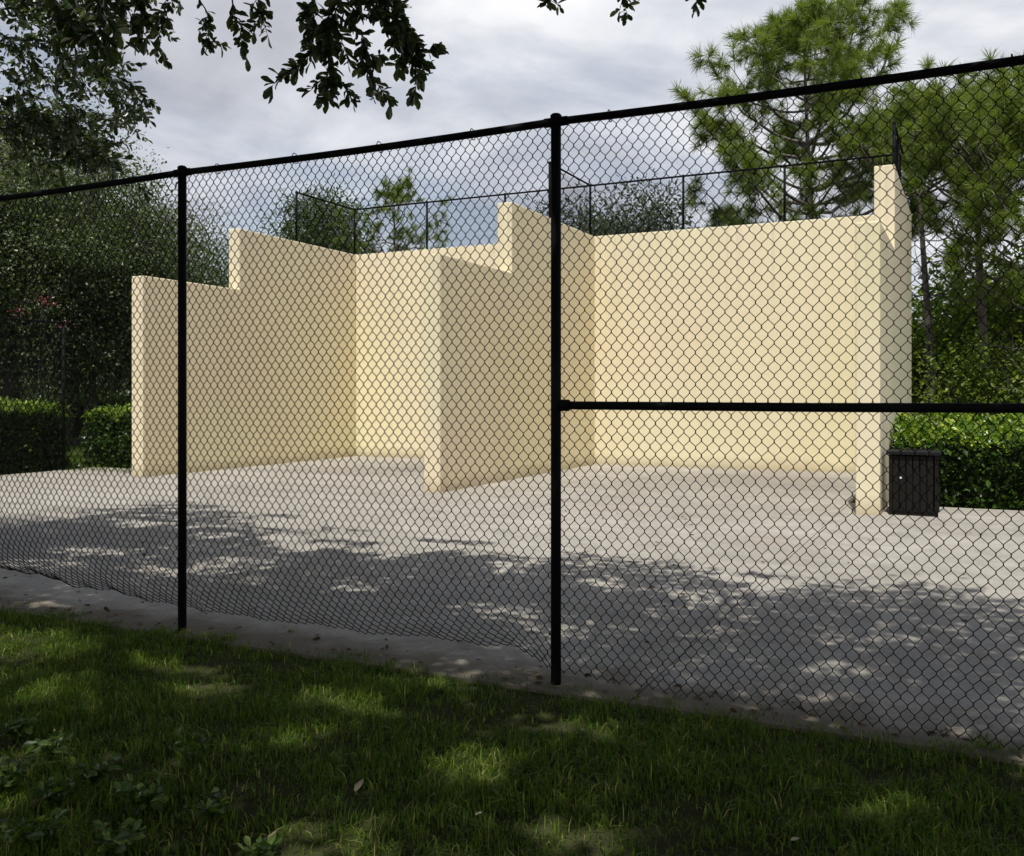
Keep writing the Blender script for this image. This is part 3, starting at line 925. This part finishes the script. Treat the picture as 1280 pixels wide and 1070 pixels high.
# ------------------------------------------------------------------ hedges
def hedge(label, x0, x1, y0, y1, h, crown, seed, n, leaf=.075, group=None, rz=0):
    r = np.random.default_rng(seed)
    cx_, cy_ = (x0 + x1)/2, (y0 + y1)/2
    t = thing('hedge', label, 'hedge', (cx_, cy_, -.045), rz, group)
    hx, hy = (x1 - x0)/2, (y1 - y0)/2
    # core: a lumpy rounded block, dark twiggy inside
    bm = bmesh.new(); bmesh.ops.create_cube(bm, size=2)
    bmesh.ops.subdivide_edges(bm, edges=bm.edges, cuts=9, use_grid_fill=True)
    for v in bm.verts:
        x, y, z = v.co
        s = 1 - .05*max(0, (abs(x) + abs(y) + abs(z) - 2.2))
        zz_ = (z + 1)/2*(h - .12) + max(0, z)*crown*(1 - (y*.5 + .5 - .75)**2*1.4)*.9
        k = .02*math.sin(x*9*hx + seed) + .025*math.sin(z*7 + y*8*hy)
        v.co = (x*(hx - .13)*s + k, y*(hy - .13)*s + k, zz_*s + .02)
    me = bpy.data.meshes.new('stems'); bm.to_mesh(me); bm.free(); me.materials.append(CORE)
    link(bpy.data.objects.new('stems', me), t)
    # leaf shell
    areas = np.array([2*hx*h, 2*hx*h, 2*hy*h, 2*hy*h, 4*hx*hy*1.5]); pr = areas/areas.sum()
    f = r.choice(5, n, p=pr)
    a, b = r.uniform(-1, 1, n), r.random(n)
    P = np.zeros((n, 3)); Nn = np.zeros((n, 3))
    for k, (ax, sg) in enumerate(((1, -1), (1, 1), (0, 1), (0, -1))):
        m = f == k
        P[m, ax] = sg*(hy if ax else hx); P[m, 1-ax] = a[m]*(hx if ax else hy); P[m, 2] = b[m]*h
        Nn[m, ax] = sg
    m = f == 4
    P[m, 0] = a[m]*hx; P[m, 1] = (b[m]*2 - 1)*hy; P[m, 2] = h; Nn[m, 2] = 1
    yn = P[:, 1]/hy
    topness = (P[:, 2]/h)**3
    P[:, 2] += topness*crown*(1 - ((yn*.5 + .5) - .75)**2*1.6)*.9
    P += .05*np.sin(P[:, [1, 2, 0]]*6.5 + seed) + .035*np.sin(P[:, [2, 0, 1]]*14)
    P -= Nn*np.abs(r.normal(0, .07, n))[:, None]
    P += r.normal(0, .02, (n, 3))
    P[:, 2] = P[:, 2].clip(.01)
    fol = Foliage(); LV, LT, lv = leaves_quads(P, leaf, .55, .4, r, axis=Nn*np.array([.5, .5, .0]) + np.array([0, 0, .12]))
    lit_top = np.repeat(((f == 4) & (r.random(n) < .8)) | ((b > .93) & (r.random(n) < .6)), 4)
    fol.add(LV, LT, np.where(lit_top, .68 + .32*lv, lv*.42))  # top leaves coloured lighter and side leaves darker, imitating high sun
    fol.build('foliage', HEDGELEAF, t)
    return t
hedge('clipped green hedge along the right edge of the court, behind the dark bin', -.98, 9.5, 14.5, 16.6, .98, .28, 81, 46000, .085)
hedge('large clipped hedge at the left photo edge, left of the lone fence post', -18.6, -16.85, 7.6, 13.75, 1.30, .08, 82, 30000, .08)
hedge('small clipped hedge touching the leftmost court wall, right of the lone fence post', -17.15, -14.35, 14.35, 15.9, 1.2, .08, 83, 15000, .08)
hedge('far low hedge with a sunlit top seen through the gap at the left', -36, -20.5, 27.5, 28.8, 1.35, .1, 84, 14000, .12)
hedge('dark low hedge under the oak, just left of the leftmost court wall', -20.0, -15.5, 20.2, 21.4, 1.15, .08, 85, 10000, .10)

# crape myrtle sprig with pink flowers among the left oaks
cm = thing('crape_myrtle', 'slender shrub with small pink flower clusters in front of the left oaks', 'shrub', (*gp(44, 22.5)[:2], -.05)); cm.scale = (1.0, 1.0, 1.12)
r9 = np.random.default_rng(91)
mb = MB(); fol = Foliage()
for k in range(5):
    e = np.array([r9.normal()*.45, r9.normal()*.4, r9.uniform(2.6, 3.55)])
    B = bez((r9.normal()*.05, r9.normal()*.05, 0), (e[0]*.3, e[1]*.3, 1.7), e, 8); mb.tube(B, np.linspace(.014, .005, 8), 6)
    P = B[r9.integers(3, 8, 90)] + r9.normal(0, .16, (90, 3)); fol.add(*leaves_quads(P, .07, .5, .3, r9))
    if k < 4:
        fl = Foliage(); fl.add(*leaves_quads(e + r9.normal(0, 1, (34, 3))*[.12, .1, .05], .04, .8, .3, r9)); fl.build('flower_cluster', PINK, cm)
mb.build('trunk', TWIG, cm, True); fol.build('foliage', FAROAK, cm)

# ------------------------------------------------------------------ bin beside the right wall
bx = thing('trash_bin', 'dark square slatted trash bin standing against the rightmost court wall', 'bin', (-.66, 13.42, 0))
W2, BH = .27, .78
mb = MB(); mb.box(-W2, W2, -W2, W2, .0, .05); mb.build('base', BIN, bx)
for sx_ in (-1, 1):
    for sy_ in (-1, 1):
        fr = MB(); fr.box(sx_*W2 - .02, sx_*W2 + .02, sy_*W2 - .02, sy_*W2 + .02, .0, BH)
        fr.build('corner_post', BIN, bx)
mb = MB(); mb.box(-W2 + .045, W2 - .045, -W2 + .045, W2 - .045, .055, BH - .03); mb.build('liner', BINLID, bx)
for side in range(4):
    s_ = MB()
    for k in range(6):
        x = -W2 + .026 + k*(2*W2 - .052)/5.96
        s_.box(x, x + .066, -W2 - .012, -W2 + .012, .052, BH - .02)
    o = s_.build('side_panel', BIN, bx); o.rotation_euler = (0, 0, side*math.pi/2)
lid = MB()
lid.box(-W2 - .045, W2 + .045, -W2 - .045, W2 + .045, BH, BH + .035)
rr = W2 + .02
V = [(-rr, -rr, BH + .0355), (rr, -rr, BH + .0355), (rr, rr, BH + .0355), (-rr, rr, BH + .0355)] + [(.13*math.cos(a), .13*math.sin(a), BH + .048) for a in np.linspace(0, 2*math.pi, 17)[:-1] - 3*math.pi/4 - math.pi/8]
lid.add(V, [(0, 1, 8, 4)][:0], [(k // 4, 4 + k, 4 + (k + 1) % 16) for k in range(16)] + [(j, (j + 1) % 4, 4 + (4*j + 4) % 16) for j in range(4)])
lid.build('lid', BINLID, bx)
mb = MB(); mb.tube([(0, 0, BH + .04), (0, 0, BH + .056)], [.13, .12], 20); mb.build('opening_ring', BLACK, bx, True)
mb = MB(); mb.box(-.16, -.137, -W2 - .016, -W2 - .0125, .47, .493); mb.build('sticker', WHITE, bx)

# ------------------------------------------------------------------ grass in the foreground
def grass():
    r = np.random.default_rng(101)
    n = 350000
    Y = r.uniform(1.0, 4.82, n)
    X = r.uniform(-9.2, 4.6, n)
    k = (X - (-7.6))
    # thin, bare patches and clumps from value noise
    def vn(x, y, s, sd):
        return (np.sin(x*s + sd) * np.sin(y*s*1.13 + sd*2) + np.sin((x + y)*s*.61 + sd*3) * np.sin((x - y)*s*.77 + sd))/2
    f = .5 + .35*vn(X, Y, 3.1, 1.3) + .25*vn(X, Y, 8.7, 4.1) + .2*vn(X, Y, 19, 2.2)
    edge = np.clip((4.65 + .06*np.clip((X + 2.2)/.8, 0, 1) + .05*np.sin(X*5.3) + .045*np.sin(X*13.1 + 1) + .03*np.sin(X*31) - Y)/.09, 0, 1)
    bare = np.clip(1.15 - np.exp(-(((X + 1.0)/1.3)**2 + ((Y - 2.35)/.45)**2))*.75, 0, 1)
    m = r.random(n) < np.clip(f*1.5, .15, 1)*edge*bare
    X, Y, f = X[m], Y[m], f[m]; n = len(X)
    d = depth(np.stack([X, Y], 1)); lat = X*cs + Y*sn
    m = (d > 2.6) & (np.abs(lat) < .6*d + 1.3); X, Y, f = X[m], Y[m], f[m]; n = len(X)
    h = np.clip(r.normal(.044, .017, n) + .06*(f - .5), .012, .12)
    a = r.uniform(0, 6.283, n); lean = np.abs(r.normal(.65, .4, n))
    D = np.stack([np.cos(a), np.sin(a), np.zeros(n)], 1); S = np.stack([-np.sin(a + r.normal(0, .5, n)), np.cos(a), np.zeros(n)], 1)
    wd = r.uniform(.0014, .0034, n)[:, None]
    P = np.stack([X, Y, np.full(n, -.021)], 1)
    H = h[:, None]; Z = np.array([[0, 0, 1.0]])
    m1 = P + Z*H*.55 + D*H*(lean*.25)[:, None]
    tp = P + Z*H*(1 - lean*.25)[:, None].clip(.45) + D*H*(lean*.95)[:, None]
    V = np.stack([P - S*wd, P + S*wd, m1 + S*wd*.85, m1 - S*wd*.85, tp], 1).reshape(-1, 3)
    i = np.arange(n)[:, None]*5
    Q = i + np.array([[0, 1, 2, 3]]); T = i + np.array([[3, 2, 4]])
    dry = np.exp(-(((X + 1.2)/1.5)**2 + ((Y - 2.2)/.5)**2))*.55
    v = np.clip(r.random(n)*.75 + (f - .5)*.3 + np.where(r.random(n) < .09 + dry*.6, .45, 0), 0, 1)
    return stuff(npmesh('grass', V, [Q, T], GRASS, None, np.repeat(v, 5)))
grass()

def far_grass():
    r = np.random.default_rng(102)
    n = 24000
    X = r.uniform(-24, -14.4, n); Y = r.uniform(13.4, 27, n)
    a = r.uniform(0, 6.283, n); h = r.uniform(.04, .1, n)[:, None]
    P = np.stack([X, Y, np.full(n, -.021)], 1); S = np.stack([np.cos(a), np.sin(a), 0*a], 1)*.012
    V = np.stack([P - S, P + S, P + np.array([0, 0, 1.])*h + r.normal(0, .02, (n, 3))], 1).reshape(-1, 3)
    return stuff(npmesh('far_grass', V, np.arange(3*n).reshape(-1, 3), GRASS, None, np.repeat(r.random(n)*.85, 3)))
far_grass()

# ------------------------------------------------------------------ broad-leaved weeds, lower left
def weed(label, u, v, n_stems, hgt, leaf, seed, group=None):
    r = np.random.default_rng(seed)
    d = FPX*1.57/(v - 493)
    p = at(u, v, d)
    t = thing('weed_plant', label, 'weed', (p[0], p[1], -.02), 0, group)
    st, fol = MB(), Foliage()
    for k in range(n_stems):
        a = r.uniform(0, 6.28); L = hgt*r.uniform(.6, 1.15)
        e = np.array([math.cos(a)*L*.6, math.sin(a)*L*.6, L*.85])
        B = bez((0, 0, 0), (e[0]*.3, e[1]*.3, L*.7), e, 6); st.tube(B, np.linspace(.0028, .0012, 6), 5)
        n = r.integers(3, 7)
        j = r.integers(2, 6, n); Pn = B[j]
        A = rand_unit(n, r)*[1, 1, .4] + [0, 0, .1]
        fol.add(*leaves_full(Pn, A, leaf, .55, r))
    st.build('stem', WEED, t, True); fol.build('leaves', WEED, t)
    return t
for m_ in (): pass
weed('bright yellow-green weed with a few upright leaves at the left edge of the grass', 66, 948, 10, .12, .045, 201)
weed('dark leafy weed left of the bright yellow-green weed, at the photo edge', 18, 930, 23, .11, .042, 202)
weed('dark sprawling weed below the bright yellow-green weed', 70, 1010, 23, .10, .042, 203)
weed('spreading dark weed with long curved stems in the lower left of the grass', 180, 1020, 30, .13, .042, 204)
weed('dark weed in the bottom left corner of the photo', 40, 1066, 23, .11, .042, 205)
weed('bright green leafy weed at the bottom edge of the grass', 322, 1082, 17, .07, .04, 206)
weed('thin upright weed standing alone in the grass right of the dark weeds', 238, 962, 8, .15, .042, 207)
weed('dark weed at the bottom edge, between the corner weed and the bright green one', 150, 1072, 23, .10, .042, 208)

weed('low dark weed in the lower left, between the sprawling weed and the spreading one', 118, 985, 22, .11, .04, 209)
weed('dark weed at the left edge of the photo, just above the corner weed', 4, 1000, 24, .14, .045, 210)
weed('dark weed right of the spreading one, above the bright green weed', 262, 1030, 20, .10, .04, 211)

# fallen leaves
GL = 'fallen leaves lying on the grass'
for k, (u, v, lab) in enumerate(((603, 1028, 'pale dry leaf lying on the thin grass at the bottom, left of centre'),
                          (345, 1052, 'small pale dry leaf near the bright green weed'),
                          (455, 985, 'tan curled leaf on a lit tuft of grass'),
                          (1000, 1062, 'brown dry leaf at the bottom edge right of centre'),
                          (700, 838, 'dry leaf caught at the foot of the middle fence post'))):
    d = FPX*1.57/(v - 493); p = at(u, v, d)
    r = np.random.default_rng(300 + k)
    V, Q, vv = leaves_full(np.zeros((1, 3)), rand_unit(1, r)*[1, 1, .15], .048, .5, r)
    o = npmesh('fallen_leaf', V, Q, DRY, None, vv); o.location = (p[0], p[1], .02)
    tag(o, lab, 'leaf', GL)

# small dead leaves and bits blown along the fence and over the slab: nobody could count them
def litter():
    r = np.random.default_rng(401)
    n = 420
    X = r.uniform(-9, 3.5, n); Y = np.where(r.random(n) < .6, 4.62 + np.abs(r.normal(0, .16, n)), r.uniform(4.6, 12, n))
    A = rand_unit(n, r)*[1, 1, .12]
    V, Q, vv = leaves_full(np.stack([X, Y, np.full(n, .006)], 1), A, .042, .42, r)
    return stuff(npmesh('leaf_litter', V, Q, LITTER, None, vv))
LITTER = make_leaf('litter_leaf', (.05, .035, .02), (.15, .10, .055), (.25, .2, .12), .1, .8, .15)
litter()
